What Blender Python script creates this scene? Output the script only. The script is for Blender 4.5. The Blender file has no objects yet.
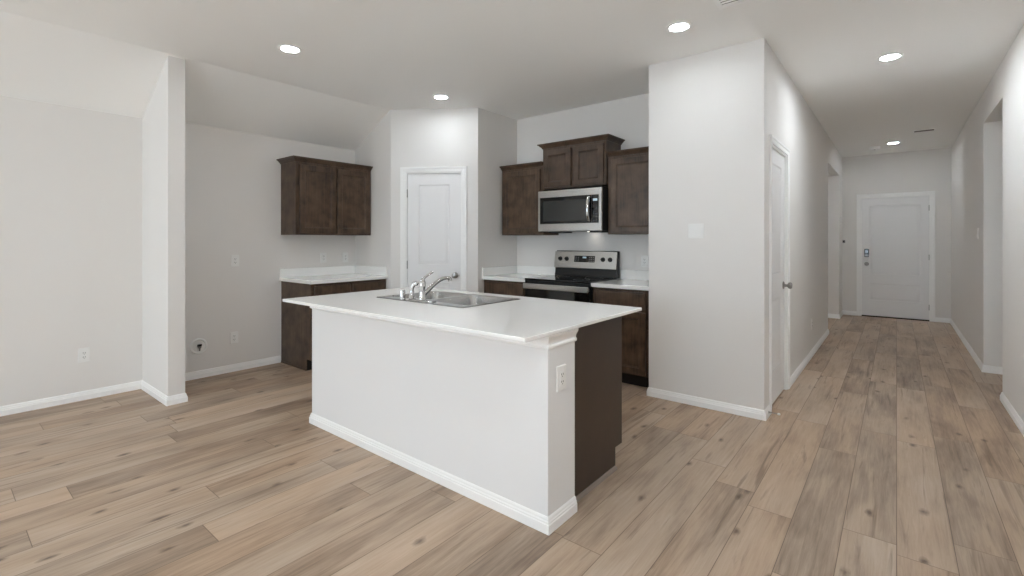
import bpy, bmesh, math, random
from mathutils import Vector, Matrix
PI = math.pi
D = bpy.data
S = bpy.context.scene
COL = S.collection

# ------------------------------------------------------------------ camera
FPX, YAW, HORIZON = 476.3775, 0.6792, 240.66
cd = D.cameras.new('camera'); cam = D.objects.new('camera', cd); COL.objects.link(cam)
cam.location = (0, 0, 1.3); cam.rotation_euler = (PI/2, 0, YAW)
cd.sensor_width = 36; cd.lens = 36*FPX/1024; cd.shift_y = (HORIZON-288)/1024
cd.clip_start = .05; cd.clip_end = 60
S.camera = cam

# ------------------------------------------------------------------ world, daylight, exposure
S.view_settings.view_transform = 'Standard'; S.view_settings.look = 'None'
S.view_settings.gamma = 1; S.view_settings.use_curve_mapping = False
S.view_settings.exposure = 0.46
w = D.worlds.new('world'); S.world = w; w.use_nodes = True
w.node_tree.nodes['Background'].inputs[0].default_value = (.82, .9, 1, 1)
w.node_tree.nodes['Background'].inputs[1].default_value = 1.2
WIN = [(-4.8, -3.2), (-1.25, .5)]          # window openings in the rear wall (x0, x1)
WZ = (.45, 2.25)
REARY = -4.3
for x0, x1 in WIN:
    L = D.lights.new('daylight', 'AREA'); L.shape = 'RECTANGLE'; L.size = x1-x0; L.size_y = WZ[1]-WZ[0]
    L.energy = 47.0; L.color = (.69, .85, 1)
    o = D.objects.new('daylight', L); COL.objects.link(o)
    o.location = ((x0+x1)/2, REARY-.2, (WZ[0]+WZ[1])/2); o.rotation_euler = (PI/2, 0, 0)
SUN = D.lights.new('sun', 'SUN'); SUN.energy = 25.0; SUN.angle = math.radians(.6); SUN.color = (.69, .85, 1)
so = D.objects.new('sun', SUN); COL.objects.link(so); so.rotation_euler = (math.radians(40), 0, math.radians(-16))
LAMP, LAMP_HALL = 72.0, 262.0                                     # radiance of the recessed lamps

C = S.cycles
C.use_denoising = True
C.max_bounces = 14; C.diffuse_bounces = 12; C.glossy_bounces = 5
C.sample_clamp_indirect = 0

# ------------------------------------------------------------------ materials
def srgb(r, g, b):
    f = lambda v: (v/255/12.92) if v/255 <= .04045 else ((v/255+.055)/1.055)**2.4
    return (f(r), f(g), f(b), 1)

def mat(name, col, rough=.5, metal=0., bump=0., bscale=200., spec=.5, mottled=0.):
    m = D.materials.new(name); m.use_nodes = True; n = m.node_tree.nodes; l = m.node_tree.links
    b = n['Principled BSDF']
    b.inputs['Base Color'].default_value = col; b.inputs['Roughness'].default_value = rough
    b.inputs['Metallic'].default_value = metal; b.inputs['Specular IOR Level'].default_value = spec
    tc = n.new('ShaderNodeTexCoord')
    nz = n.new('ShaderNodeTexNoise'); nz.inputs['Scale'].default_value = bscale; nz.inputs['Detail'].default_value = 3
    l.new(tc.outputs['Object'], nz.inputs['Vector'])
    if bump:
        bp = n.new('ShaderNodeBump'); bp.inputs['Strength'].default_value = bump; bp.inputs['Distance'].default_value = .002
        l.new(nz.outputs['Fac'], bp.inputs['Height']); l.new(bp.outputs['Normal'], b.inputs['Normal'])
    if mottled:
        mx = n.new('ShaderNodeMix'); mx.data_type = 'RGBA'
        mx.inputs[6].default_value = tuple(c*(1-mottled) for c in col[:3])+(1,)
        mx.inputs[7].default_value = tuple(min(1, c*(1+mottled)) for c in col[:3])+(1,)
        l.new(nz.outputs['Fac'], mx.inputs[0]); l.new(mx.outputs[2], b.inputs['Base Color'])
    return m

WALLP = mat('wall_paint', srgb(233, 231, 228), .75, bump=.12, bscale=260, spec=.25)
CEILP = mat('ceiling_paint', srgb(248, 248, 246), .9, bump=.25, bscale=160, spec=.1)
TRIM = mat('trim_paint', srgb(250, 250, 249), .35, spec=.45)
DOORP = mat('door_paint', srgb(240, 240, 240), .38, spec=.45)
ISLP = mat('island_paint', srgb(236, 236, 236), .6, spec=.3)
QUARTZ = mat('white_counter', srgb(250, 250, 248), .09, bscale=300, spec=.5, mottled=.02)
PLATE = mat('white_plastic', srgb(240, 240, 238), .35)
CHROME = mat('polished_chrome', (.62, .62, .62, 1), .12, 1)
NICKEL = mat('satin_nickel', (.36, .35, .34, 1), .28, 1)
RING = mat('ring_grey', srgb(90, 90, 92), .3)
BLACK = mat('black_enamel', srgb(18, 18, 19), .3)
GLASSB = mat('black_glass', srgb(10, 10, 11), .06, spec=.6)
DARKP = mat('dark_plastic', srgb(30, 30, 32), .4)
SLOT = mat('slot_dark', srgb(58, 56, 53), .8)
GREYP = mat('grey_plastic', srgb(150, 150, 150), .5)
VENTG = mat('vent_grey', srgb(120, 118, 114), .6)
THRESH = mat('bronze_threshold', srgb(60, 50, 42), .4, .5)

def steel():
    m = D.materials.new('brushed_steel'); m.use_nodes = True; n = m.node_tree.nodes; l = m.node_tree.links
    b = n['Principled BSDF']; b.inputs['Metallic'].default_value = 1; b.inputs['Base Color'].default_value = (.55, .545, .53, 1)
    tc = n.new('ShaderNodeTexCoord'); mp = n.new('ShaderNodeMapping'); mp.inputs['Scale'].default_value = (3, 3, 400)
    nz = n.new('ShaderNodeTexNoise'); nz.inputs['Scale'].default_value = 3
    mr = n.new('ShaderNodeMapRange'); mr.inputs[3].default_value = .22; mr.inputs[4].default_value = .36
    l.new(tc.outputs['Object'], mp.inputs[0]); l.new(mp.outputs[0], nz.inputs[0]); l.new(nz.outputs[0], mr.inputs[0])
    l.new(mr.outputs[0], b.inputs['Roughness'])
    return m
STEEL = steel()
SINKS = mat('satin_sink_steel', (.44, .44, .435, 1), .27, 1)

def wood():
    m = D.materials.new('dark_stained_maple'); m.use_nodes = True; n = m.node_tree.nodes; l = m.node_tree.links
    b = n['Principled BSDF']; b.inputs['Roughness'].default_value = .36; b.inputs['Specular IOR Level'].default_value = .5
    tc = n.new('ShaderNodeTexCoord'); gi = n.new('ShaderNodeObjectInfo')
    ad = n.new('ShaderNodeVectorMath'); ad.operation = 'ADD'
    sc = n.new('ShaderNodeVectorMath'); sc.operation = 'SCALE'; sc.inputs[3].default_value = 17
    l.new(gi.outputs['Location'], sc.inputs[0])
    l.new(tc.outputs['Object'], ad.inputs[0]); l.new(sc.outputs[0], ad.inputs[1])
    blot = n.new('ShaderNodeTexNoise'); blot.inputs['Scale'].default_value = 9; blot.inputs['Detail'].default_value = 3
    l.new(ad.outputs[0], blot.inputs['Vector'])
    mp = n.new('ShaderNodeMapping'); mp.inputs['Scale'].default_value = (45, 45, 2.5); l.new(ad.outputs[0], mp.inputs[0])
    gr = n.new('ShaderNodeTexNoise'); gr.inputs['Scale'].default_value = 1.5; gr.inputs['Detail'].default_value = 5; l.new(mp.outputs[0], gr.inputs['Vector'])
    mx = n.new('ShaderNodeMix'); mx.inputs[0].default_value = .35
    l.new(blot.outputs[0], mx.inputs[2]); l.new(gr.outputs[0], mx.inputs[3])
    cr = n.new('ShaderNodeValToRGB'); cr.color_ramp.elements[0].position = .32; cr.color_ramp.elements[1].position = .7
    cr.color_ramp.elements[0].color = srgb(48, 33, 23); cr.color_ramp.elements[1].color = srgb(104, 83, 65)
    l.new(mx.outputs[0], cr.inputs[0]); l.new(cr.outputs[0], b.inputs['Base Color'])
    return m
WOOD = wood()
WOODEND = mat('cabinet_end_veneer', srgb(60, 46, 36), .34, bscale=14, mottled=.18)
TOEK = mat('toe_kick_black', srgb(26, 20, 17), .6)

def floor_mat():
    """Oak-look vinyl planks, 0.19 m wide and 1.45 m long, running down the hall."""
    m = D.materials.new('oak_planks'); m.use_nodes = True; n = m.node_tree.nodes; l = m.node_tree.links
    b = n['Principled BSDF']; b.inputs['Specular IOR Level'].default_value = .42
    def M(op, a, c=None):
        x = n.new('ShaderNodeMath'); x.operation = op
        for i, v in enumerate((a, c)):
            if v is None: continue
            if isinstance(v, (int, float)): x.inputs[i].default_value = v
            else: l.new(v, x.inputs[i])
        return x.outputs[0]
    def sepc(sock):
        x = n.new('ShaderNodeSeparateColor'); l.new(sock, x.inputs[0]); return x.outputs[1]
    tc = n.new('ShaderNodeTexCoord'); sp = n.new('ShaderNodeSeparateXYZ'); l.new(tc.outputs['Object'], sp.inputs[0])
    W, LN = .19, 1.45
    u = M('DIVIDE', sp.outputs[0], W); row = M('FLOOR', u); fu = M('FRACT', u)
    wn = n.new('ShaderNodeTexWhiteNoise'); wn.noise_dimensions = '1D'; l.new(row, wn.inputs['W'])
    v = M('ADD', M('DIVIDE', sp.outputs[1], LN), M('MULTIPLY', wn.outputs['Value'], 7.3)); cell = M('FLOOR', v); fv = M('FRACT', v)
    cb = n.new('ShaderNodeCombineXYZ'); l.new(row, cb.inputs[0]); l.new(cell, cb.inputs[1])
    pw = n.new('ShaderNodeTexWhiteNoise'); pw.noise_dimensions = '3D'; l.new(cb.outputs[0], pw.inputs['Vector'])
    # seam distance in metres
    du = M('MULTIPLY', M('MINIMUM', fu, M('SUBTRACT', 1., fu)), W); dv = M('MULTIPLY', M('MINIMUM', fv, M('SUBTRACT', 1., fv)), LN)
    ds = M('MINIMUM', du, dv)
    seam = n.new('ShaderNodeMapRange'); l.new(ds, seam.inputs[0]); seam.inputs[1].default_value = .0006; seam.inputs[2].default_value = .0022
    # every plank reads another piece of the grain
    off = n.new('ShaderNodeVectorMath'); off.operation = 'SCALE'; off.inputs[3].default_value = 40; l.new(pw.outputs['Color'], off.inputs[0])
    ad = n.new('ShaderNodeVectorMath'); ad.operation = 'ADD'; l.new(tc.outputs['Object'], ad.inputs[0]); l.new(off.outputs[0], ad.inputs[1])
    def noise(scale, sx, sy, det=4, rough=.55, dist=0.):
        mp = n.new('ShaderNodeMapping'); mp.inputs['Scale'].default_value = (sx, sy, 1); l.new(ad.outputs[0], mp.inputs[0])
        q = n.new('ShaderNodeTexNoise'); q.inputs['Scale'].default_value = scale; q.inputs['Detail'].default_value = det
        q.inputs['Roughness'].default_value = rough; q.inputs['Distortion'].default_value = dist
        l.new(mp.outputs[0], q.inputs['Vector']); return q.outputs['Fac'], mp
    cloud, _ = noise(1.0, 7, 1.7, 3, .5, .4)
    grain, _ = noise(1.0, 60, 3.0, 5, .65, .6)
    fine, _ = noise(1.0, 260, 12, 3, .6)
    # tone: plank value + clouds + grain
    t = M('ADD', M('MULTIPLY', pw.outputs['Value'], .20), M('MULTIPLY', cloud, .62))
    t = M('ADD', t, M('MULTIPLY', grain, .46)); t = M('ADD', t, M('MULTIPLY', fine, .12)); t = M('SUBTRACT', t, .205)
    cr = n.new('ShaderNodeValToRGB'); e = cr.color_ramp.elements
    e[0].position = .22; e[0].color = srgb(124, 104, 88); e[1].position = .82; e[1].color = srgb(205, 186, 166)
    k = e.new(.5); k.color = srgb(179, 157, 135)
    l.new(t, cr.inputs[0])
    # some planks and patches run warmer, others greyer
    wv, _ = noise(1.0, 4, 1.1, 2, .5)
    wf = n.new('ShaderNodeMapRange'); l.new(M('ADD', M('MULTIPLY', wv, .7), M('MULTIPLY', sepc(pw.outputs['Color']), .3)), wf.inputs[0])
    wf.inputs[1].default_value = .35; wf.inputs[2].default_value = .65
    tint = n.new('ShaderNodeMix'); tint.data_type = 'RGBA'; l.new(wf.outputs[0], tint.inputs[0]); tint.inputs[6].default_value = (.965, .99, 1.02, 1); tint.inputs[7].default_value = (1.035, .995, .955, 1)
    tm = n.new('ShaderNodeMix'); tm.data_type = 'RGBA'; tm.blend_type = 'MULTIPLY'; tm.inputs[0].default_value = 1; l.new(cr.outputs[0], tm.inputs[6]); l.new(tint.outputs[2], tm.inputs[7])
    # knots: sparse dark stretched spots
    mp = n.new('ShaderNodeMapping'); mp.inputs['Scale'].default_value = (6.0, 2.9, 1); l.new(ad.outputs[0], mp.inputs[0])
    vo = n.new('ShaderNodeTexVoronoi'); vo.voronoi_dimensions = '2D'; vo.inputs['Scale'].default_value = 1; l.new(mp.outputs[0], vo.inputs['Vector'])
    wob, _ = noise(1.0, 30, 14, 3, .6)
    kd = M('ADD', vo.outputs['Distance'], M('MULTIPLY', M('SUBTRACT', wob, .5), .22))
    kn = n.new('ShaderNodeMapRange'); l.new(kd, kn.inputs[0]); kn.inputs[1].default_value = .0; kn.inputs[2].default_value = .125
    kn.inputs[3].default_value = .8; kn.inputs[4].default_value = 0
    sc = n.new('ShaderNodeSeparateColor'); l.new(vo.outputs['Color'], sc.inputs[0])
    kk = M('MULTIPLY', kn.outputs[0], M('GREATER_THAN', sc.outputs[0], .68))
    mx = n.new('ShaderNodeMix'); mx.data_type = 'RGBA'; l.new(kk, mx.inputs[0]); l.new(tm.outputs[2], mx.inputs[6]); mx.inputs[7].default_value = srgb(74, 56, 44)
    # dark streaks along the grain
    st, _ = noise(1.0, 26, 1.3, 4, .6, .8)
    sr = n.new('ShaderNodeMapRange'); l.new(st, sr.inputs[0]); sr.inputs[1].default_value = .58; sr.inputs[2].default_value = .70; sr.inputs[4].default_value = .5
    m2 = n.new('ShaderNodeMix'); m2.data_type = 'RGBA'; l.new(sr.outputs[0], m2.inputs[0]); l.new(mx.outputs[2], m2.inputs[6]); m2.inputs[7].default_value = srgb(96, 76, 60)
    m3 = n.new('ShaderNodeMix'); m3.data_type = 'RGBA'; l.new(seam.outputs[0], m3.inputs[0]); m3.inputs[6].default_value = srgb(112, 93, 77); l.new(m2.outputs[2], m3.inputs[7])
    l.new(m3.outputs[2], b.inputs['Base Color'])
    rr = n.new('ShaderNodeMapRange'); l.new(grain, rr.inputs[0]); rr.inputs[3].default_value = .38; rr.inputs[4].default_value = .52
    l.new(rr.outputs[0], b.inputs['Roughness'])
    hb = M('ADD', M('MULTIPLY', seam.outputs[0], 1.), M('MULTIPLY', grain, .25))
    bp = n.new('ShaderNodeBump'); bp.inputs['Strength'].default_value = .25; bp.inputs['Distance'].default_value = .0012
    l.new(hb, bp.inputs['Height']); l.new(bp.outputs[0], b.inputs['Normal'])
    return m
FLOOR = floor_mat()

def emis(name, col, st):
    m = D.materials.new(name); m.use_nodes = True; n = m.node_tree.nodes; b = n['Principled BSDF']
    b.inputs['Base Color'].default_value = col; b.inputs['Emission Color'].default_value = col; b.inputs['Emission Strength'].default_value = st
    return m
LENS = emis('lamp_lens', (.88, .94, 1, 1), LAMP)
LENSH = emis('hall_lamp_lens', (.88, .94, 1, 1), LAMP_HALL)
DISPLAY = emis('lit_display', (.6, .75, .85, 1), .08)
def pane_mat():
    m = D.materials.new('window_pane'); m.use_nodes = True; n = m.node_tree.nodes; l = m.node_tree.links
    n.remove(n['Principled BSDF']); t = n.new('ShaderNodeBsdfTransparent'); g = n.new('ShaderNodeBsdfGlossy'); g.inputs['Roughness'].default_value = .02
    mx = n.new('ShaderNodeMixShader'); mx.inputs[0].default_value = .05; l.new(t.outputs[0], mx.inputs[1]); l.new(g.outputs[0], mx.inputs[2])
    l.new(mx.outputs[0], n['Material Output'].inputs[0]); return m
PANE = pane_mat()

# ------------------------------------------------------------------ mesh helpers
class MB:
    def __init__(s): s.b = bmesh.new()
    def box(s, x0, x1, y0, y1, z0, z1):
        v = [s.b.verts.new((x, y, z)) for x in (x0, x1) for y in (y0, y1) for z in (z0, z1)]
        for f in ((0, 1, 3, 2), (4, 6, 7, 5), (0, 4, 5, 1), (2, 3, 7, 6), (0, 2, 6, 4), (1, 5, 7, 3)): s.b.faces.new([v[i] for i in f])
        return s
    def prism(s, pts, a0, a1, axis='x'):
        """Outline pts pushed out along an axis: x -> pts are (y,z); y -> (x,z); z -> (x,y)."""
        def P(p, a): return {'x': (a, p[0], p[1]), 'y': (p[0], a, p[1]), 'z': (p[0], p[1], a)}[axis]
        A = [s.b.verts.new(P(p, a0)) for p in pts]; B = [s.b.verts.new(P(p, a1)) for p in pts]; n = len(pts)
        s.b.faces.new(A); s.b.faces.new(B[::-1])
        for i in range(n): s.b.faces.new((A[i], B[i], B[(i+1) % n], A[(i+1) % n]))
        return s
    def lathe(s, prof, o=(0, 0, 0), ax=(0, 0, 1), n=28, cap=True):
        """prof: (radius, height) along axis ax from o."""
        q = Vector((0, 0, 1)).rotation_difference(Vector(ax).normalized()).to_matrix(); o = Vector(o); R = []
        for r, h in prof: R.append([s.b.verts.new(o+q@Vector((r*math.cos(2*PI*i/n), r*math.sin(2*PI*i/n), h))) for i in range(n)])
        for a, b in zip(R, R[1:]):
            for i in range(n): s.b.faces.new((a[i], a[(i+1) % n], b[(i+1) % n], b[i]))
        if cap: s.b.faces.new(R[0][::-1]); s.b.faces.new(R[-1])
        return s
    def tube(s, pts, rad, n=14):
        pts = [Vector(p) for p in pts]; rad = rad if isinstance(rad, (list, tuple)) else [rad]*len(pts); R = []; up = None
        for i, p in enumerate(pts):
            t = (pts[min(i+1, len(pts)-1)]-pts[max(i-1, 0)]).normalized()
            if up is None: up = Vector((0, 0, 1)) if abs(t.z) < .9 else Vector((1, 0, 0))
            a = t.cross(up).normalized(); c = a.cross(t).normalized(); up = c
            R.append([s.b.verts.new(p+a*rad[i]*math.cos(2*PI*k/n)+c*rad[i]*math.sin(2*PI*k/n)) for k in range(n)])
        for a, b in zip(R, R[1:]):
            for i in range(n): s.b.faces.new((a[i], a[(i+1) % n], b[(i+1) % n], b[i]))
        s.b.faces.new(R[0][::-1]); s.b.faces.new(R[-1]); return s
    def sweep(s, path, prof, closed=False):
        """Moulding: profile (out, z) run along the plan path with mitred corners; out is to the right of the walk."""
        n = len(path); P = [Vector(p) for p in path]; R = []
        for i in range(n):
            d0 = (P[i]-P[i-1]).normalized() if (i > 0 or closed) else None
            d1 = (P[(i+1) % n]-P[i]).normalized() if (i < n-1 or closed) else None
            if d0 is None: d0 = d1
            if d1 is None: d1 = d0
            n0 = Vector((d0.y, -d0.x)); n1 = Vector((d1.y, -d1.x)); m = (n0+n1)/(1+n0.dot(n1))
            R.append([s.b.verts.new((P[i].x+m.x*o, P[i].y+m.y*o, z)) for o, z in prof])
        k = len(prof)
        for i in range(n if closed else n-1):
            a, b = R[i], R[(i+1) % n]
            for j in range(k): s.b.faces.new((a[j], b[j], b[(j+1) % k], a[(j+1) % k]))
        if not closed: s.b.faces.new(R[0]); s.b.faces.new(R[-1][::-1])
        return s
    def rings(s, loops, cap0=True, cap1=True):
        """Rectangular rings (x0,x1,z0,z1,y) joined one after another; the last is closed."""
        R = [[s.b.verts.new((x, y, z)) for x, z in ((a, c), (b, c), (b, d), (a, d))] for a, b, c, d, y in loops]
        for p, q in zip(R, R[1:]):
            for i in range(4): s.b.faces.new((p[i], p[(i+1) % 4], q[(i+1) % 4], q[i]))
        if cap0: s.b.faces.new(R[0][::-1])
        if cap1: s.b.faces.new(R[-1])
        return s
    def build(s, name, m, parent=None, loc=None, rz=0., bevel=0., seg=2, smooth=False):
        bmesh.ops.recalc_face_normals(s.b, faces=s.b.faces)
        me = D.meshes.new(name); s.b.to_mesh(me); s.b.free(); me.materials.append(m)
        if smooth:
            for p in me.polygons: p.use_smooth = True
            me.set_sharp_from_angle(angle=math.radians(38))
        o = D.objects.new(name, me); COL.objects.link(o)
        if parent: o.parent = parent
        if loc: o.location = loc
        o.rotation_euler.z = rz
        if bevel:
            bv = o.modifiers.new('bevel', 'BEVEL'); bv.width = bevel; bv.segments = seg; bv.limit_method = 'ANGLE'; bv.angle_limit = math.radians(40)
            for p in me.polygons: p.use_smooth = True
            wn = o.modifiers.new('normals', 'WEIGHTED_NORMAL'); wn.keep_sharp = False
        return o

def thing(name, label, cat, loc=(0, 0, 0), rz=0., group=None):
    o = D.objects.new(name, None); COL.objects.link(o); o.empty_display_size = .1
    o.location = loc; o.rotation_euler.z = rz; o['label'] = label; o['category'] = cat
    if group: o['group'] = group
    return o
def tag(o, label, cat, group=None):
    o['label'] = label; o['category'] = cat
    if group: o['group'] = group
    return o
def struct(o, label=None):
    o['kind'] = 'structure'
    if label: o['label'] = label
    return o
def structural(name, loc=(0, 0, 0), rz=0., label=None):
    o = D.objects.new(name, None); COL.objects.link(o); o.location = loc; o.rotation_euler.z = rz; return struct(o, label)
def dup(root, loc, rz, label, group=None):
    r = root.copy(); COL.objects.link(r); r.location = loc; r.rotation_euler.z = rz; r['label'] = label
    if group: r['group'] = group
    for ch in list(root.children):
        c = ch.copy(); COL.objects.link(c); c.parent = r
        for g in ch.children:
            d = g.copy(); COL.objects.link(d); d.parent = c
    return r

# ------------------------------------------------------------------ plan (metres; x right of the hall, y down the hall)
H = 2.77                    # flat ceiling
PLT, FOLD = 2.395, -4.455   # plate height at the left wall, where the slope ends
XL, XN = -5.167, -5.132     # left wall, nook wall
FX, FY0, FY1 = -4.4715, 1.2197, 1.336
A = (-4.431, 3.316); B = (-3.60, 3.861)
BY = 4.5545; PX0, PX1, PY = -1.619, -.7457, 3.833
HX, RX, EY = -.7457, .6695, 10.2
LO = (7.95, 9.60); RO = (5.515, 6.60); LOZ, ROZ = 2.395, 2.465
T = .12

# ------------------------------------------------------------------ structure
def wall(name, p0, p1, t=T, z1=H+.03, holes=(), z0=0.):
    """Wall face from p0 to p1 with the room on its right; holes are (s0, s1, z0, z1) along it."""
    p0, p1 = Vector(p0), Vector(p1); L = (p1-p0).length; a = math.atan2(p1.y-p0.y, p1.x-p0.x)
    m = MB(); s = 0
    for h0, h1, za, zb in sorted(holes):
        if h0 > s: m.box(s, h0, 0, t, z0, z1)
        if za > z0: m.box(h0, h1, 0, t, z0, za)
        if zb < z1: m.box(h0, h1, 0, t, zb, z1)
        s = h1
    if s < L: m.box(s, L, 0, t, z0, z1)
    return struct(m.build(name, WALLP, loc=(p0.x, p0.y, 0), rz=a))

struct(MB().box(-5.5, 2.4, REARY-.35, EY+.35, -.12, 0).build('floor', FLOOR))
sl = (H-PLT)/(FOLD-XN)
cx0 = -5.5
struct(MB().prism([(cx0, H-sl*(FOLD-cx0)), (FOLD, H), (2.4, H), (2.4, H+.2), (cx0, H+.2)], REARY-.35, EY+.35, 'y').build('ceiling', CEILP))

wall('wall_left', (XL, REARY-.2), (XL, FY0+.05), .2)
wall('wall_nook', (XN, FY0+.05), (XN, EY+.2), .235)
# fridge fin between the living wall and the nook: full-height stub whose top follows the slope
struct(MB().prism([(XL-.02, 0), (FX, 0), (FX, H+.02), (FOLD, H+.02), (XL-.02, PLT-.01)], FY0, FY1, 'y').build('wall_fin', WALLP))
wall('wall_pantry_side', (XN-.02, A[1]), A)
dl = math.hypot(B[0]-A[0], B[1]-A[1]); dang = math.atan2(B[1]-A[1], B[0]-A[0])
PD0, PD1, DH = .168, .815, 2.045; PDH = 2.068      # pantry door opening along the diagonal
wall('wall_pantry', A, B, holes=[(PD0, PD1, 0, PDH)])
struct(MB().box(B[0]-T, B[0], B[1], BY+T, 0, H+.03).build('wall_kitchen_left', WALLP))
wall('wall_kitchen_back', (B[0], BY), (PX0, BY))
wall('wall_pillar', (PX0, PY), (PX1-T, PY))
struct(MB().box(PX0, PX0+T, PY+T, BY+T, 0, H+.03).build('wall_pillar_side', WALLP))
CD0, CD1 = 4.055, 4.745               # hall closet door opening (y)
struct(MB().box(HX-T, HX, PY, CD0, 0, H+.03).box(HX-T, HX, CD0, CD1, DH, H+.03).box(HX-T, HX, CD1, LO[0], 0, H+.03)
       .box(HX-T, HX, LO[1], EY+.1, 0, H+.03).box(HX-T, HX, LO[0], LO[1], LOZ, H+.03).build('wall_hall_left', WALLP))
FD0, FD1 = -.486, .428
struct(MB().box(-5.4, FD0, EY, EY+T, 0, H+.03).box(FD1, 2.3, EY, EY+T, 0, H+.03).box(FD0, FD1, EY, EY+T, DH, H+.03).build('wall_front', WALLP))
struct(MB().box(RX, RX+T, REARY, RO[0], 0, H+.03).box(RX, RX+T, RO[1], EY+.05, 0, H+.03).box(RX, RX+T, RO[0], RO[1], ROZ, H+.03).build('wall_right', WALLP))
# side passages behind the two cased-free openings
struct(MB().box(-2.9, HX-T, LO[1], LO[1]+T, 0, LOZ+.02).box(-2.9, -2.78, LO[0]-T, LO[1], 0, LOZ+.02).box(-2.78, HX-T, LO[0]-T, LO[0], 0, LOZ+.02).build('wall_passage_left', WALLP))
struct(MB().box(-2.9, HX-T, LO[0]-T, LO[1]+T, LOZ, LOZ+.08).build('ceiling_passage_left', CEILP))
struct(MB().box(RX+T, 2.0, RO[1], RO[1]+T, 0, ROZ+.02).box(2.0, 2.12, RO[0]-T, RO[1]+T, 0, ROZ+.02).box(RX+T, 2.0, RO[0]-T, RO[0], 0, ROZ+.02).build('wall_passage_right', WALLP))
struct(MB().box(RX+T, 2.12, RO[0]-T, RO[1]+T, ROZ, ROZ+.08).build('ceiling_passage_right', CEILP))
struct(MB().box(2.2, 2.35, REARY-.2, EY+.2, 0, H+.03).build('wall_outer', WALLP))
# closet backs keep the rooms behind closed doors dark
# rear wall with windows, behind the camera
wall('wall_rear', (2.2, REARY), (-5.4, REARY), .18, holes=[(2.2-x1, 2.2-x0, WZ[0], WZ[1]) for x0, x1 in WIN])
for i, (x0, x1) in enumerate(WIN):
    r = structural('window_%d' % (i+1), ((x0+x1)/2, REARY, WZ[0]), PI)
    hw, hh = (x1-x0)/2, WZ[1]-WZ[0]
    m = MB().box(-hw, hw, .06, .12, 0, .05).box(-hw, hw, .06, .12, hh-.05, hh).box(-hw, -hw+.05, .06, .12, .05, hh-.05).box(hw-.05, hw, .06, .12, .05, hh-.05)
    m.box(-.03, .03, .06, .12, .05, hh-.05).box(-hw+.05, -.03, .07, .11, hh/2-.02, hh/2+.02).box(.03, hw-.05, .07, .11, hh/2-.02, hh/2+.02)
    m.build('window_frame', TRIM, r)
    MB().box(-hw+.04, hw-.04, .088, .092, .04, hh-.04).build('window_pane', PANE, r)
    MB().box(-hw-.05, hw+.05, -.04, .06, -.02, 0).build('window_sill', TRIM, r, bevel=.004)

# ------------------------------------------------------------------ baseboards
BB = [(0, 0), (.014, 0), (.014, .040), (.0105, .044), (.0105, .051), (.0075, .056), (.0065, .064), (.003, .070), (0, .072)]
def bb(name, *pts): return struct(MB().sweep(pts, BB).build(name, TRIM))
CW = .054   # casing width
pd = Vector((math.cos(dang), math.sin(dang))); Av = Vector(A)
bb('baseboard_left', (XL, REARY), (XL, FY0), (FX, FY0), (FX, FY1), (XN, FY1), (XN, 2.41))
bb('baseboard_pantry_left', tuple(A), tuple(Av+pd*(PD0-CW)))
bb('baseboard_pantry_right', tuple(Av+pd*(PD1+CW)), tuple(B))
bb('baseboard_pillar', (PX0, PY+.1), (PX0, PY), (PX1, PY), (PX1, CD0-CW))
bb('baseboard_hall_left', (HX, CD1+CW), (HX, LO[0]), (HX-T, LO[0]))
bb('baseboard_passage_left', (-2.78, LO[1]), (HX, LO[1]), (HX, EY), (FD0-CW, EY)) 
bb('baseboard_front_right', (FD1+CW, EY), (RX, EY), (RX, RO[1]), (2.0, RO[1]))
bb('baseboard_right', (RX+T, RO[0]), (RX, RO[0]), (RX, REARY))

# ------------------------------------------------------------------ interior doors (local: front faces -y, hinge side given)

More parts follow.
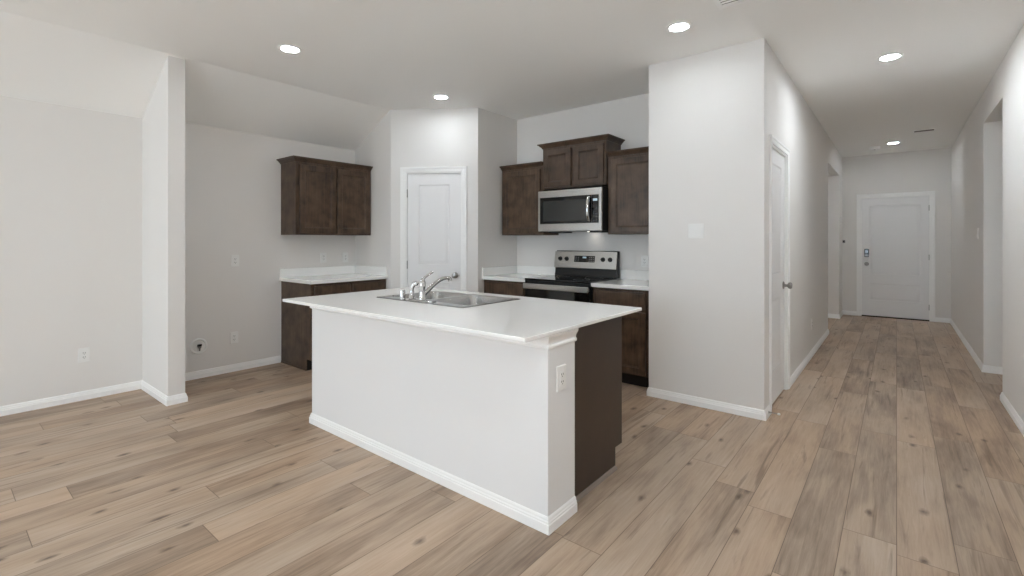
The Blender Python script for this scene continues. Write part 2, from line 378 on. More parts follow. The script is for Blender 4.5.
def casing(wd, ht, w=CW):
    """Moulded casing round three sides of an opening wd x ht, standing off the wall face at y=0."""
    m = MB()
    prof = [(0, 0), (0, -.009), (.008, -.011), (.03, -.012), (.036, -.016), (.052, -.017), (w, -.013), (w, 0)]  # (outwards, y)
    P = [(-wd/2, 0), (-wd/2, ht), (wd/2, ht), (wd/2, 0)]
    R = []
    for i, (x, z) in enumerate(P):
        dx = -1 if i < 2 else 1; dz = 1 if i in (1, 2) else 0
        R.append([m.b.verts.new((x+dx*o, y, z+dz*o)) for o, y in prof])
    for a, b in zip(R, R[1:]):
        for j in range(len(prof)): m.b.faces.new((a[j], b[j], b[(j+1) % len(prof)], a[(j+1) % len(prof)]))
    m.b.faces.new(R[0]); m.b.faces.new(R[-1][::-1])
    return m
def slab(wd, ht, panels, z0=.012, y0=.016, t=.035):
    """Moulded door slab; panels are (x0, x1, z0, z1) recesses with a raised field."""
    m = MB(); xs = sorted({-wd/2, wd/2} | {p[0] for p in panels} | {p[1] for p in panels}); zs = sorted({z0, ht} | {p[2] for p in panels} | {p[3] for p in panels})
    def inside(x, z): return any(p[0] < x < p[1] and p[2] < z < p[3] for p in panels)
    V = {}
    def v(x, z):
        k = (round(x, 5), round(z, 5))
        if k not in V: V[k] = m.b.verts.new((x, y0, z))
        return V[k]
    for xa, xb in zip(xs, xs[1:]):
        for za, zb in zip(zs, zs[1:]):
            if not inside((xa+xb)/2, (za+zb)/2): m.b.faces.new((v(xa, za), v(xb, za), v(xb, zb), v(xa, zb)))
    for a, b, c, d in panels:
        q = lambda i, y: (a+i, b-i, c+i, d-i, y0+y)
        m.rings([q(0, 0), q(.004, .002), q(.012, .009), q(.026, .009), q(.045, .003), q(.05, .003)], cap0=False)
    bmesh.ops.remove_doubles(m.b, verts=m.b.verts, dist=1e-5)
    y1 = y0+t
    m.box(-wd/2, wd/2, y0+.012, y1, z0, ht)
    for x in (-wd/2, wd/2): m.b.faces.new([m.b.verts.new(p) for p in ((x, y0, z0), (x, y0+.012, z0), (x, y0+.012, ht), (x, y0, ht))])
    for z in (z0, ht): m.b.faces.new([m.b.verts.new(p) for p in ((-wd/2, y0, z), (wd/2, y0, z), (wd/2, y0+.012, z), (-wd/2, y0+.012, z))])
    return m
def jamb(wd, ht, depth=T):
    m = MB().box(-wd/2, -wd/2+.016, 0, depth, 0, ht-.016).box(wd/2-.016, wd/2, 0, depth, 0, ht-.016).box(-wd/2, wd/2, 0, depth, ht-.016, ht)
    m.box(-wd/2+.016, -wd/2+.03, .054, .075, 0, ht-.03).box(wd/2-.03, wd/2-.016, .054, .075, 0, ht-.03).box(-wd/2+.016, wd/2-.016, .054, .075, ht-.03, ht-.016)
    return m
def knob_mesh():
    return MB().lathe([(.0, 0), (.033, 0), (.033, .004), (.028, .009), (.013, .012), (.011, .028), (.014, .034), (.024, .041), (.0285, .050), (.028, .060), (.020, .068), (.0, .070)], ax=(0, -1, 0), cap=False)
def hinge_mesh(): return MB().lathe([(.0, -.045), (.0065, -.045), (.0065, .045), (.0, .045)], cap=False, n=10)
def door(name, loc, rz, wd, panels, hinge=-1, knob=True, label=None, DH=DH):
    r = structural(name, loc, rz, label)
    casing(wd, DH).build('door_casing', TRIM, r)
    jamb(wd, DH).build('door_jamb', TRIM, r)
    s = slab(wd-.04, DH-.02, panels).build('door_slab', DOORP, r, bevel=.0012)
    for z in (.22, 1.03, 1.83): hinge_mesh().build('hinge', NICKEL, r, loc=(hinge*(wd/2-.018), .009, z), smooth=True)
    if knob: knob_mesh().build('knob', NICKEL, r, loc=(-hinge*(wd/2-.08), .016, .915), smooth=True)
    return r
pw = (PD1-PD0)-.04; px_ = pw/2-.125
pc = Av+pd*((PD0+PD1)/2)
door('door_1', (pc.x, pc.y, 0), dang, PD1-PD0, [(-px_, px_, 1.025, 1.93), (-px_, px_, .25, .83)], -1, DH=PDH, label='white two-panel pantry door in the angled wall behind the island')
cw_ = CD1-CD0; cx_ = (cw_-.04)/2-.125
door('door_2', (HX, (CD0+CD1)/2, 0), PI/2, cw_, [(-cx_, cx_, 1.03, 1.92), (-cx_, cx_, .25, .83)], -1, label='white closet door with nickel knob in the hall wall')
fdw = FD1-FD0; fc = (FD0+FD1)/2
r = structural('door_3', (fc, EY, 0), 0, 'white front door at the far end of the hall')
casing(fdw, DH).build('door_casing', TRIM, r); jamb(fdw, DH).build('door_jamb', TRIM, r)
fx_ = .335
slab(fdw-.04, DH-.02, [(-fx_, fx_, .72, 1.9), (-fx_, fx_, .28, .57)], z0=.02).build('door_slab', DOORP, r, bevel=.0015)
for z in (.22, 1.03, 1.83): hinge_mesh().build('hinge', NICKEL, r, loc=(fdw/2-.018, .009, z), smooth=True)
knob_mesh().build('knob', NICKEL, r, loc=(-fdw/2+.085, .016, .9), smooth=True)
lk = MB().box(-.033, .033, -.028, 0, -.065, .075).build('keypad_lock', DARKP, r, loc=(-fdw/2+.085, .016, 1.085), bevel=.008, seg=3)
MB().box(-.02, .02, -.03, -.0275, -.002, .06).build('keypad', GLASSB, lk); MB().box(-.025, .025, -.034, -.027, -.055, -.02).build('cover_plate', NICKEL, lk, bevel=.003)
MB().box(-fdw/2+.016, fdw/2-.016, -.01, .1, 0, .018).build('threshold', THRESH, r, bevel=.003)

# spring door stop on the baseboard beside the closet door
t = thing('door_stop', 'small white-tipped spring door stop on the baseboard beside the hall closet door', 'door stop', (HX+.015, 3.905, .042), 0)
MB().tube([(0+.002*0, 0, 0)]+[(.004+.0009*i, .0045*math.cos(i*1.1), .0045*math.sin(i*1.1)) for i in range(64)], .0013, 6).build('spring', NICKEL, t, smooth=True)
MB().lathe([(0, 0), (.009, 0), (.009, .003), (0, .004)], ax=(1, 0, 0), cap=False).build('mount', NICKEL, t)
MB().lathe([(0, .058), (.007, .058), (.008, .066), (.006, .075), (0, .076)], ax=(1, 0, 0), cap=False).build('rubber_tip', PLATE, t, smooth=True)

# ------------------------------------------------------------------ cabinets
def panel_door(wd, ht, st=.058, t=.02):
    """Recessed-panel front, centred on x, from z=0; back on y=0, front at y=-t."""
    a, b = -wd/2, wd/2; q = lambda i, y: (a+i, b-i, i, ht-i, y)
    return MB().rings([q(0, 0), q(0, -t+.002), q(.002, -t), q(st-.004, -t), q(st-.001, -t+.003), q(st+.001, -t+.008), q(st+.008, -t+.0095), q(st+.010, -t+.014)])
def drawer_front(wd, ht, t=.02):
    a, b = -wd/2, wd/2; q = lambda i, y: (a+i, b-i, i, ht-i, y)
    return MB().rings([q(0, 0), q(0, -t+.006), q(.004, -t+.002), q(.012, -t), q(.02, -t)])
CROWN = [(0, 0), (.006, 0), (.009, .010), (.016, .016), (.034, .034), (.040, .038), (.046, .040), (.046, .050), (0, .050)]
def upper(name, label, loc, rz, wd, dp, ht, doors, crown_path, group=None):
    """Wall cabinet: origin at the wall plane, bottom centre; doors list of (x0, x1)."""
    r = thing(name, label, 'cabinet', loc, rz, group)
    MB().box(-wd/2, wd/2, -dp, 0, .0, ht).build('carcass', WOOD, r, bevel=.0015)
    for x0, x1 in doors:
        panel_door(x1-x0, ht-.05).build('door', WOOD, r, loc=((x0+x1)/2, -dp-.0025, .016))
    MB().sweep(crown_path(wd, dp), [(o+.0, z+ht-.008) for o, z in CROWN]).build('crown_moulding', WOOD, r)
    return r
UZ, UH = 1.362, .755
cp_all = lambda w, d: [(-w/2, 0), (-w/2, -d), (w/2, -d), (w/2, 0)]
cp_l = lambda w, d: [(-w/2, 0), (-w/2, -d), (w/2, -d)]
# path order: the moulding grows to the right of the walk, so walk anticlockwise in plan with the cabinet on the left
UD = .305
upper('wall_cabinet', 'dark two-door wall cabinet alone above the left white counter', (XN, (2.413+3.316)/2, UZ), PI/2, 3.312-2.413, .322, .762,
      [(-.449+.035, -.012), (.012, .449-.03)], cp_l)
kw = .585
upper('wall_cabinet', 'dark single-door wall cabinet left of the microwave', (-3.287, BY, UZ), 0, kw, UD, .755, [(-kw/2+.035, kw/2-.03)], lambda w, d: [(-w/2, -d), (w/2, -d)])
upper('wall_cabinet', 'short raised two-door wall cabinet above the microwave', (-2.605, BY, 1.853), 0, .762, UD+.015, .445, [(-.381+.025, -.018), (.018, .381-.025)], cp_all)
rw = PX0-(-2.216)
upper('wall_cabinet', 'dark single-door wall cabinet right of the microwave beside the pillar', ((PX0-2.216)/2-.001, BY, UZ), 0, rw-.006, UD, .765, [(-rw/2+.045, rw/2-.02)], lambda w, d: [(-w/2, -d), (w/2, -d)])

def base_cab(name, label, loc, rz, wd, dp, fronts, ht=.868, toe=.11, rec=.075, hollow=False, mat_=WOOD):
    """Base cabinet: origin on the floor at the wall plane; fronts (kind, x0, x1, z0, z1)."""
    r = thing(name, label, 'cabinet', loc, rz)
    prof = [(0, 0), (-dp+rec, 0), (-dp+rec, toe), (-dp, toe), (-dp, ht), (0, ht)]
    if hollow:                                   # end panels, floor and face: room for the sink bowls
        m = MB()
        for a, b in ((-wd/2, -wd/2+.019), (wd/2-.019, wd/2)): m.prism(prof, a, b, 'x')
        m.box(-wd/2+.019, wd/2-.019, -dp, 0, toe, toe+.019).box(-wd/2+.019, wd/2-.019, -dp, -dp+.019, toe+.019, ht).build('carcass', mat_, r)
    else: MB().prism(prof, -wd/2, wd/2, 'x').build('carcass', mat_, r)
    MB().box(-wd/2+.001, wd/2-.001, -dp+rec-.004, -dp+rec-.0005, .001, toe-.001).build('toe_kick', TOEK, r)
    for k, x0, x1, z0, z1 in fronts:
        m = panel_door(x1-x0, z1-z0) if k == 'door' else drawer_front(x1-x0, z1-z0)
        m.build(k, WOOD, r, loc=((x0+x1)/2, -dp-.0025, z0))
    return r
# left nook: two drawers over two doors
nw = 3.312-2.42
nk = base_cab('base_cabinet', 'dark base cabinet with two drawers under the left counter', (XN, 2.42+nw/2, 0), PI/2, nw, .615,
         [('drawer', -nw/2+.03, -.014, .695, .845), ('drawer', .014, nw/2-.03, .695, .845), ('door', -nw/2+.03, -.014, .125, .67), ('door', .014, nw/2-.03, .125, .67)])
MB().sweep([(-nw/2, 0), (-nw/2, -.54)], [(0, 0), (.012, 0), (.011, .008), (.006, .014), (0, .016)]).build('shoe_moulding', WOOD, nk)
CF = .595
lw = .59
base_cab('base_cabinet', 'dark base cabinet in the corner left of the range', (-3.598+lw/2, BY-.002, 0), 0, lw, CF, [('drawer', -lw/2+.045, lw/2-.025, .695, .845), ('door', -lw/2+.045, lw/2-.025, .125, .67)])
rx0, rx1 = -2.218, PX0-.002; rw2 = rx1-rx0
base_cab('base_cabinet', 'dark base cabinet between the range and the pillar', ((rx0+rx1)/2, BY-.002, 0), 0, rw2, CF, [('drawer', -rw2/2+.025, rw2/2-.075, .695, .845), ('door', -rw2/2+.025, rw2/2-.075, .125, .67)])

# countertops with backsplashes
CT0, CT1 = .869, .905; ICT = .886   # worktop underside and top; the island's is thinner
def counter_l(name, label, m, splash): 
    r = thing(name, label, 'countertop'); m.build('worktop', QUARTZ, r, bevel=.004, seg=3)
    for s in splash: MB().box(*s).build('backsplash', QUARTZ, r, bevel=.003)
    return r
counter_l('countertop', 'white countertop with backsplash on the left base cabinet', MB().box(XN, XN+.65, 2.40, 3.315, CT0, CT1),
          [(XN, XN+.02, 2.40, 3.315, CT1, 1.0), (XN+.02, XN+.65, 3.295, 3.315, CT1, 1.0)])
counter_l('countertop', 'white corner countertop left of the range', MB().box(-3.599, -2.998, BY-.635, BY, CT0, CT1),
          [(-3.599, -2.998, BY-.02, BY, CT1, 1.0), (-3.599, -3.579, BY-.635, BY-.02, CT1, 1.0)])
counter_l('countertop', 'short white countertop between the range and the pillar', MB().box(-2.222, PX0-.001, BY-.635, BY, CT0, CT1),
          [(-2.222, PX0-.001, BY-.02, BY, CT1, 1.0)])

# ------------------------------------------------------------------ island
IX0, IX1, IY0, IY1 = -3.248, -1.206, 1.749, 1.976
isl = thing('island_half_wall', 'white painted island half wall with baseboard facing the room', 'kitchen island', ((IX0+IX1)/2, (IY0+IY1)/2, 0))
ox, oy = (IX0+IX1)/2, (IY0+IY1)/2; hx, hy = (IX1-IX0)/2, (IY1-IY0)/2
MB().box(-hx, hx, -hy, hy, 0, .8855).build('painted_panel', ISLP, isl, bevel=.002)
path = [(hx-.001, hy), (hx, -hy), (-hx, -hy), (-hx, hy)]
path = [(-hx, hy), (-hx, -hy), (hx, -hy), (hx, hy)]
MB().sweep(path, BB).build('baseboard_moulding', TRIM, isl)
MB().sweep(path, [(0, .815), (.006, .817), (.011, .823), (.011, .831), (.006, .837), (.006, .843), (.009, .853), (.016, .865), (.020, .872), (.020, .8855), (0, .8855)]).build('top_moulding', TRIM, isl)
ICX0, ICX1, ICY0, ICY1 = -3.21, -1.25, 1.977, 2.57
icw = ICX1-ICX0
fr = []
n4 = 4
for i in range(n4):
    a0 = -icw/2+.012+i*icw/n4; a1 = a0+icw/n4-.024
    fr += [('door', a0, a1, .125, .67), ('drawer', a0, a1, .695, .845)]
ic = base_cab('island_cabinet', 'dark brown base cabinet run behind the white island half wall', ((ICX0+ICX1)/2, ICY0, 0), PI, icw, ICY1-ICY0, fr, mat_=WOODEND, rec=.085, toe=.12, ht=.8855, hollow=True)
SH = [(0, 0), (.016, 0), (.015, .008), (.010, .016), (0, .018)]
MB().sweep([(-icw/2, 0), (-icw/2, -.505)][::1], SH).build('shoe_moulding', mat('shoe_grey', srgb(140, 128, 118), .4), ic)

def slab_hole(x0, x1, y0, y1, z0, z1, hx0, hx1, hy0, hy1):
    m = MB(); b = m.b
    O = [(x0, y0), (x1, y0), (x1, y1), (x0, y1)]; I = [(hx0, hy0), (hx1, hy0), (hx1, hy1), (hx0, hy1)]
    V = {(k, z): [b.verts.new((*p, z)) for p in P] for k, P in (('o', O), ('i', I)) for z in (z0, z1)}
    for i in range(4):
        j = (i+1) % 4
        b.faces.new((V['o', z1][i], V['o', z1][j], V['i', z1][j], V['i', z1][i])); b.faces.new((V['o', z0][j], V['o', z0][i], V['i', z0][i], V['i', z0][j]))
        b.faces.new((V['o', z0][i], V['o', z0][j], V['o', z1][j], V['o', z1][i])); b.faces.new((V['i', z0][j], V['i', z0][i], V['i', z1][i], V['i', z1][j]))
    return m
SX0, SX1, SY0, SY1 = -2.82, -1.97, 1.985, 2.535
tag(slab_hole(-3.242, -1.17, 1.535, 2.6715, ICT, CT1, SX0+.03, SX1-.03, SY0+.03, SY1-.03).build('island_countertop', QUARTZ, bevel=.004, seg=3),
    'large white island countertop around the steel sink', 'countertop')

# sink: rim sheet with two bowls
sk = thing('kitchen_sink', 'double-bowl stainless steel sink set into the island countertop', 'sink', ((SX0+SX1)/2, (SY0+SY1)/2, CT1))
sw_, sd_ = (SX1-SX0)/2, (SY1-SY0)/2; zt = .0045
def arc_rect(x0, x1, y0, y1, r, n=6):
    out = []
    for cx, cy, a0 in ((x1-r, y1-r, 0), (x0+r, y1-r, PI/2), (x0+r, y0+r, PI), (x1-r, y0+r, 1.5*PI)):
        for i in range(n+1):
            a = a0+PI/2*i/n; out.append((cx, cy, a, r))
    return out
def loop(m, spec, z): return [m.b.verts.new((cx+r*math.cos(a), cy+r*math.sin(a), z)) for cx, cy, a, r in spec]
def sq(m, spec, z):
    o = []
    for cx, cy, a, r in spec:
        k = max(abs(math.cos(a)), abs(math.sin(a))); o.append(m.b.verts.new((cx+r*math.cos(a)/k, cy+r*math.sin(a)/k, z)))
    return o
def band(m, A_, B_):
    for i in range(len(A_)): m.b.faces.new((A_[i], A_[(i+1) % len(A_)], B_[(i+1) % len(A_)], B_[i]))
deck = .085
bowls = [(-sw_+.03, -.015, -sd_+deck, sd_-.03), (.015, sw_-.03, -sd_+deck, sd_-.03)]
m = MB()
xs = [-sw_+.008, bowls[0][0], bowls[0][1], bowls[1][0], bowls[1][1], sw_-.008]; ys = [-sd_+.008, bowls[0][2], bowls[0][3], sd_-.008]
g = [[m.b.verts.new((x, y, zt)) for y in ys] for x in xs]
for i in range(5):
    for j in range(3):
        if j == 1 and i in (1, 3): continue
        m.b.faces.new((g[i][j], g[i+1][j], g[i+1][j+1], g[i][j+1]))
e0 = [m.b.verts.new(p) for p in ((xs[0], ys[0], zt), (xs[-1], ys[0], zt), (xs[-1], ys[-1], zt), (xs[0], ys[-1], zt))]
e1 = [m.b.verts.new(p) for p in ((-sw_, -sd_, .0005), (sw_, -sd_, .0005), (sw_, sd_, .0005), (-sw_, sd_, .0005))]
band(m, e0, e1)
m.build('rim', SINKS, sk)
for x0, x1, y0, y1 in bowls:
    m = MB(); sp = arc_rect(x0, x1, y0, y1, .05); a = sq(m, sp, zt); b = loop(m, sp, zt); band(m, a, b)
    c = loop(m, arc_rect(x0+.004, x1-.004, y0+.004, y1-.004, .048), -.006); band(m, b, c)
    d = loop(m, arc_rect(x0+.010, x1-.010, y0+.010, y1-.010, .045), -.135); band(m, c, d)
    e = loop(m, arc_rect(x0+.022, x1-.022, y0+.022, y1-.022, .04), -.158); band(m, d, e)
    f = loop(m, arc_rect(x0+.05, x1-.05, y0+.05, y1-.05, .03), -.165); band(m, e, f); m.b.faces.new(f)
    bo = m.build('basin', SINKS, sk, smooth=True)
    MB().lathe([(0, 0), (.045, 0), (.045, .002), (.035, .003), (.030, -.0), (0, .0005)], o=((x0+x1)/2, (y0+y1)/2, -.1645), cap=False).build('drain_strainer', NICKEL, bo, smooth=True)
# faucet on the sink deck
fz = CT1+zt
FXc, FYc = -2.39, 2.036
fa = thing('kitchen_faucet', 'chrome single-lever faucet with low arched spout on the sink deck', 'faucet', (FXc, FYc, fz))
spl = arc_rect(-.12, .12, -.028, .028, .027, 5)
m = MB(); a = loop(m, spl, 0); b = loop(m, spl, .007); c = loop(m, arc_rect(-.115, .115, -.022, .022, .021, 5), .011); band(m, a, b); band(m, b, c); m.b.faces.new(c); m.b.faces.new(a[::-1])
m.build('escutcheon', CHROME, fa, smooth=True)
MB().lathe([(0, .010), (.027, .010), (.026, .02), (.0215, .028), (.0205, .085), (.0225, .09), (.0225, .1), (.0215, .118), (.016, .134), (.007, .142), (0, .143)], cap=False).build('body', CHROME, fa, smooth=True)
sd = Vector((.30, .95, 0)).normalized()
pts = [(sd*d)+Vector((0, 0, z)) for d, z in ((.012, .045), (.035, .064), (.062, .088), (.092, .112), (.122, .130), (.15, .140), (.172, .143), (.188, .141), (.196, .133), (.199, .120))]
MB().tube(pts, [.016, .015, .0145, .0135, .013, .0125, .012, .0125, .0135, .014], 16).build('spout', CHROME, fa, smooth=True)
lv = Vector((.55, .8, 0)).normalized()
MB().tube([Vector((0, 0, .134)), lv*.012+Vector((0, 0, .148)), lv*.03+Vector((0, 0, .163)), lv*.055+Vector((0, 0, .180)), lv*.068+Vector((0, 0, .188))], [.012, .008, .0065, .007, .009], 12).build('lever_handle', CHROME, fa, smooth=True)
sp_ = thing('side_sprayer', 'chrome side sprayer with curved head between faucet and air gap', 'sprayer', (-2.487, 2.03, fz+.0115))
MB().lathe([(0, 0), (.024, 0), (.022, .012), (.017, .018), (.015, .05), (0, .052)], cap=False).build('holder', CHROME, sp_, smooth=True)
MB().tube([(0, 0, .045), (0, 0, .062), (.002, .003, .078), (.009, .008, .092), (.022, .014, .098), (.034, .019, .092)], [.012, .012, .015, .0165, .0165, .013], 14).build('spray_head', CHROME, sp_, smooth=True)
ag = thing('sink_air_gap', 'short chrome cylinder cap on the sink deck, left of the sprayer', 'air gap', (-2.575, 2.022, fz))
MB().lathe([(0, 0), (.023, 0), (.023, .004), (.0185, .006), (.0185, .056), (.017, .061), (0, .063)], cap=False).build('cap', CHROME, ag, smooth=True)

# ------------------------------------------------------------------ microwave (local: front faces -y, origin at wall, bottom centre)
mw = thing('microwave_oven', 'stainless over-the-range microwave under the short wall cabinet', 'microwave', (-2.603, BY, 1.398))
W2 = .379; dpt = .39; hh = .435
MB().box(-W2, W2, -dpt, -.001, .0, hh-.002).build('housing', BLACK, mw, bevel=.003)
mf = -dpt-.028
MB().rings([(-W2, W2, .0, hh-.01, -dpt), (-W2, W2, .0, hh-.01, mf+.004), (-W2+.004, W2-.004, .004, hh-.014, mf), (-W2+.024, W2-.03, .075, hh-.078, mf), (-W2+.026, W2-.032, .077, hh-.080, mf+.003)]).build('front_frame', STEEL, mw)
md = MB().box(-W2+.027, .268, mf-.0015, mf+.002, .078, hh-.081).build('door_glass', GLASSB, mw, bevel=.001)
MB().box(-W2+.065, .225, mf-.0025, mf-.0018, .105, hh-.12).build('window_screen', mat('mesh_window', srgb(48, 50, 50), .12, spec=.6), md)
MB().box(.271, W2-.033, mf-.0015, mf+.002, .078, hh-.081).build('control_panel', GLASSB, mw, bevel=.001)
MB().box(.285, .333, mf-.0022, mf-.0016, .292, .315).build('display', DISPLAY, mw)
KEYM = mat('key_grey', srgb(52, 53, 55), .3)
for i in range(4):
    for j in range(2): MB().box(.285+j*.028, .305+j*.028, mf-.0021, mf-.0016, .10+i*.042, .122+i*.042).build('key', KEYM, mw)
MB().tube([(.247, mf, .10), (.247, mf-.022, .108), (.247, mf-.038, .145), (.247, mf-.044, .215), (.247, mf-.038, .285), (.247, mf-.022, .325), (.247, mf, .332)], [.014, .0165, .0175, .018, .0175, .0165, .014], 16).build('handle', CHROME, mw, smooth=True)
for xa in (-.34, .16): MB().box(xa, xa+.16, -.27, -.05, -.014, 0).build('grease_filter', DARKP, mw, bevel=.002)
MB().box(.04, .12, -.10, -.05, -.003, -.0005).build('cooktop_lamp', emis('cooktop_lamp_lens', (1, .95, .88, 1), 5.), mw)

# ------------------------------------------------------------------ range
rg = thing('kitchen_range', 'freestanding electric range with stainless backguard between base cabinets', 'range', (-2.607, BY-.02, 0))
R2 = .379
fy = -.615
MB().box(-R2, R2, fy+.02, -.002, .03, .895).box(-R2+.03, R2-.03, fy+.08, -.02, 0, .03).build('body', BLACK, rg, bevel=.003)
MB().box(-R2-.002, R2+.002, fy-.012, -.07, .896, .914).build('cooktop', GLASSB, rg, bevel=.004)
for x, y, rr in ((-.19, -.45, .10), (.19, -.45, .08), (-.19, -.20, .075), (.19, -.20, .095)):
    MB().lathe([(rr-.004, .9143), (rr, .9143), (rr, .9146), (rr-.004, .9146), (rr-.004, .9143)], o=(x, y, 0), cap=False).build('burner_ring', RING, rg)
MB().box(-R2, R2, fy-.006, fy+.02, .862, .894).build('front_trim', BLACK, rg, bevel=.002)
dr = MB().box(-R2+.002, R2-.002, fy-.012, fy+.019, .235, .862).build('oven_door', GLASSB, rg, bevel=.004)
MB().box(-.24, .24, fy-.0135, fy-.0122, .36, .70).build('door_window', mat('oven_window', srgb(34, 34, 36), .08, spec=.6), dr)
MB().box(-R2, R2, fy-.045, fy-.028, .812, .866).box(-R2, -R2+.03, fy-.03, fy-.011, .82, .858).box(R2-.03, R2, fy-.03, fy-.011, .82, .858).build('handle', STEEL, dr, bevel=.006, seg=3)
MB().box(-R2+.002, R2-.002, fy-.01, fy+.019, .05, .225).build('storage_drawer', STEEL, rg, bevel=.004)
bg = MB().prism([(-.075, .9145), (-.06, .98), (-.062, 1.0), (-.03, 1.19), (-.001, 1.19), (-.001, .9145)], -R2, R2, 'x').build('backguard', BLACK, rg, bevel=.003)
# tilted steel fascia with knobs and clock: local frame of the slope
import mathutils
p0, p1 = Vector((0, -.077, 1.003)), Vector((0, -.047, 1.183))
ang = math.atan2(p1.y-p0.y, p1.z-p0.z); hgt = (p1-p0).length
def fascia(m, name, mt, par=rg, **k):
    o = m.build(name, mt, par, **k); return o
fo = MB().box(-R2-.004, R2-.004, -.006, .006, 0, hgt).build('control_fascia', STEEL, rg, bevel=.003); fo.location = p0; fo.rotation_euler = (-ang, 0, 0)
for x in (-.305, -.222, .222, .305):
    k = MB().lathe([(0, 0), (.024, 0), (.024, .006), (.019, .009), (.017, .026), (.014, .029), (0, .029)], ax=(0, -1, 0), cap=False, n=24).build('knob', BLACK, fo, loc=(x, -.006, .098), smooth=True)
ck = MB().box(-.125, .125, -.0085, -.0062, .065, .135).build('clock_panel', GLASSB, fo, bevel=.001)
KEYW = mat('key_white', srgb(150, 150, 150), .4)
for x in (-.105, -.075, .06, .085, .11):
    for z in (.075, .095, .115): MB().box(x-.007, x+.007, -.0092, -.0086, z, z+.006).build('key', KEYW, ck)
MB().box(-.022, .022, -.0094, -.0086, .108, .125).build('clock_display', DISPLAY, ck)

# ------------------------------------------------------------------ wall plates
def plate(label, loc, rz, kind='outlet', group=None, gang=1, col=PLATE):
    r = thing('wall_outlet' if kind == 'outlet' else 'light_switch', label, 'outlet' if kind == 'outlet' else 'switch', loc, rz, group)
    wd = .037 if gang == 1 else .06
    MB().rings([(-wd, wd, -.058, .058, 0), (-wd, wd, -.058, .058, -.003), (-wd+.003, wd-.003, -.055, .055, -.006)]).build('cover_plate', PLATE, r)
    for g in ([0] if gang == 1 else [-.023, .023]):
        if kind == 'outlet':
            d = MB().box(g-.0165, g+.0165, -.0085, -.006, -.033, .033).build('receptacle', PLATE, r, bevel=.001)
            m = MB()
            for z in (-.017, .017): m.box(g-.008, g-.005, -.009, -.0084, z-.003, z+.006).box(g+.005, g+.008, -.009, -.0084, z-.003, z+.006).box(g-.002, g+.002, -.009, -.0084, z-.011, z-.007)
            m.build('slots', SLOT, d)
        else:
            MB().prism([(-.006, -.033), (-.0125, -.033), (-.008, 0), (-.0065, .033), (-.006, .033)], g-.0165, g+.0165, 'x').build('rocker', PLATE, r)
    return r
plate('white outlet low on the open living wall, left of the fin wall', (XL, .832, .366), PI/2)
plate('pale outlet at mid height on the bare fridge wall', (XN, 1.96, 1.10), PI/2)
plate('pale outlet low on the fridge wall, beside the round water box', (XN, 1.951, .335), PI/2)
plate('pale outlet just above the left counter, farther from the pantry corner', (XN, 2.90, 1.105), PI/2)
plate('pale outlet just above the left counter, next to the pantry corner', (XN, 3.18, 1.10), PI/2)
plate('white outlet on the right end of the island half wall', (IX1, 1.853, .667), PI/2)
plate('pale outlet on the kitchen backsplash wall right of the range', (-1.965, BY, 1.096), 0)
plate('faint outlet low on the long hall wall past the closet door', (HX, 6.293, .36), PI/2)
plate('white rocker switch on the front of the pillar wall', (-1.23, PY, 1.376), 0, 'switch', gang=2)
plate('white switch on the hall wall beside the right opening', (RX, 7.0, 1.375), -PI/2, 'switch')
th = thing('wall_sensor', 'tiny grey sensor box in the corner beside the front door casing', 'sensor', (-.722, EY, 1.285), 0)
MB().box(-.02, .02, -.022, 0, -.026, .026).build('housing', GREYP, th, bevel=.006)
MB().box(-.011, .011, -.0235, -.0222, -.012, .012).build('screen', SLOT, th)
# recessed round ice-maker valve box
vb = thing('water_valve_box', 'round white water valve box low on the fridge wall', 'valve box', (XN, 1.64, .303), PI/2)
MB().lathe([(.062, 0), (.075, 0), (.075, .004), (.068, .012), (.060, .012), (.056, .005), (.053, .001), (0, .001)], ax=(0, -1, 0), cap=False, n=36).build('escutcheon', PLATE, vb, smooth=True)
MB().lathe([(0, 0), (.010, 0), (.010, .022), (.0135, .024), (.0135, .033), (0, .034)], o=(.002, -.001, -.004), ax=(0, -1, 0), cap=False, n=16).build('valve_stem', NICKEL, vb, smooth=True)
MB().box(-.020, .018, -.042, -.034, .004, .024).build('valve_handle', DARKP, vb, bevel=.004)
MB().tube([(.002, -.025, -.008), (.004, -.024, -.026), (.006, -.018, -.04)], .006, 10).build('outlet_pipe', NICKEL, vb, smooth=True)

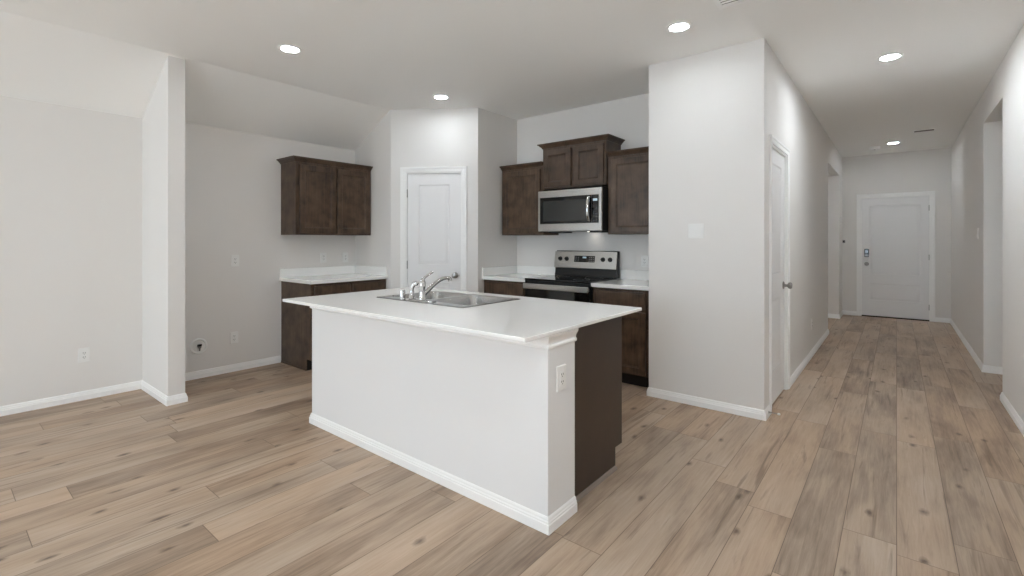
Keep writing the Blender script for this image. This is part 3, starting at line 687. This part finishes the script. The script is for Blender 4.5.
# ------------------------------------------------------------------ ceiling fixtures
def recessed(loc, label, lens):
    r = thing('recessed_light', label, 'ceiling light', loc, 0, 'round recessed ceiling lights')
    MB().lathe([(.061, 0), (.086, 0), (.086, -.003), (.082, -.006), (.068, -.007), (.061, -.003)], cap=False, n=40).build('trim_ring', TRIM, r, smooth=True)
    MB().lathe([(0, -.0005), (.061, -.0005), (.061, -.0025), (0, -.0025)], cap=False, n=40).build('lens', lens, r)
    return r
LENSE = emis('entry_lamp_lens', (.88, .94, 1, 1), LAMP_HALL*.36)
KIT = [((-3.62, 1.773, H), 'round recessed ceiling light above the open floor near the fin wall'),
       ((-3.627, 3.336, H), 'round recessed ceiling light in front of the pantry door'),
       ((-1.165, 3.272, H), 'round recessed ceiling light just in front of the pillar wall'),
       ((-1.165, 1.773, H), "round recessed ceiling light out of view above the island's near right corner")] + [((x, y, H), 'unseen round recessed ceiling light added to brighten the living area and island') for x, y in ((-2.39, 1.45), (-1.165, -.3), (-2.4, -2.4), (-1.165, -2.4))]  # the last four are unseen lamps, added to lift the general light
ENTRY = [((-.042, 9.182, H), 'round recessed ceiling light near the front door'),
        ((-1.75, 8.75, LOZ), 'round recessed ceiling light inside the left side passage')]
HALL = [((-.041, 4.867, H), 'round recessed ceiling light over the near half of the hall'),
        ((-.041, .75, H), 'unseen round recessed ceiling light added at the mouth of the hall, overhead')]  # the overhead one is unseen, added to brighten the near floor
for rows, lens in ((KIT, LENS), (HALL, LENSH), (ENTRY, LENSE)):
    L1 = recessed(*rows[0], lens)
    for loc, lab in rows[1:]: dup(L1, loc, 0, lab)
def vent(loc, label, wd, ln, n, rz=0, f=.028, blade=TRIM):
    r = thing('ceiling_vent', label, 'vent', loc, rz)
    m = MB()
    m.box(-wd, wd, -ln, -ln+f, -.008, 0).box(-wd, wd, ln-f, ln, -.008, 0).box(-wd, -wd+f, -ln+f, ln-f, -.008, 0).box(wd-f, wd, -ln+f, ln-f, -.008, 0).build('vent_frame', TRIM, r, bevel=.002)
    MB().box(-wd+f, wd-f, -ln+f, ln-f, -.0015, -.0005).build('duct_opening', SLOT, r)
    m = MB()
    for i in range(n):
        y = -ln+f+(2*ln-2*f)*(i+.5)/n; m.prism([(y-.006, -.002), (y-.004, -.002), (y+.006, -.009), (y+.004, -.009)], -wd+f, wd-f, 'x')
    m.build('louvres', blade, r)
    return r
vent((-.872+.18, 3.181-.18, H), 'white square ceiling vent in front of the pillar, mostly out of frame', .18, .18, 9)
hv = vent((.285, 8.38, H), 'narrow slotted ceiling vent near the front door', .112, .062, 3, f=.012, blade=VENTG)
sm = thing('smoke_detector', 'small white round smoke detector on the hall ceiling', 'smoke detector', (-.267, 9.40, H), 0)
MB().lathe([(0, 0), (.068, 0), (.068, -.012), (.060, -.034), (.045, -.04), (0, -.041)], cap=False, n=32).build('housing', PLATE, sm, smooth=True)
MB().lathe([(0, -.041), (.012, -.041), (.011, -.044), (0, -.044)], cap=False, n=16).build('test_button', GREYP, sm)
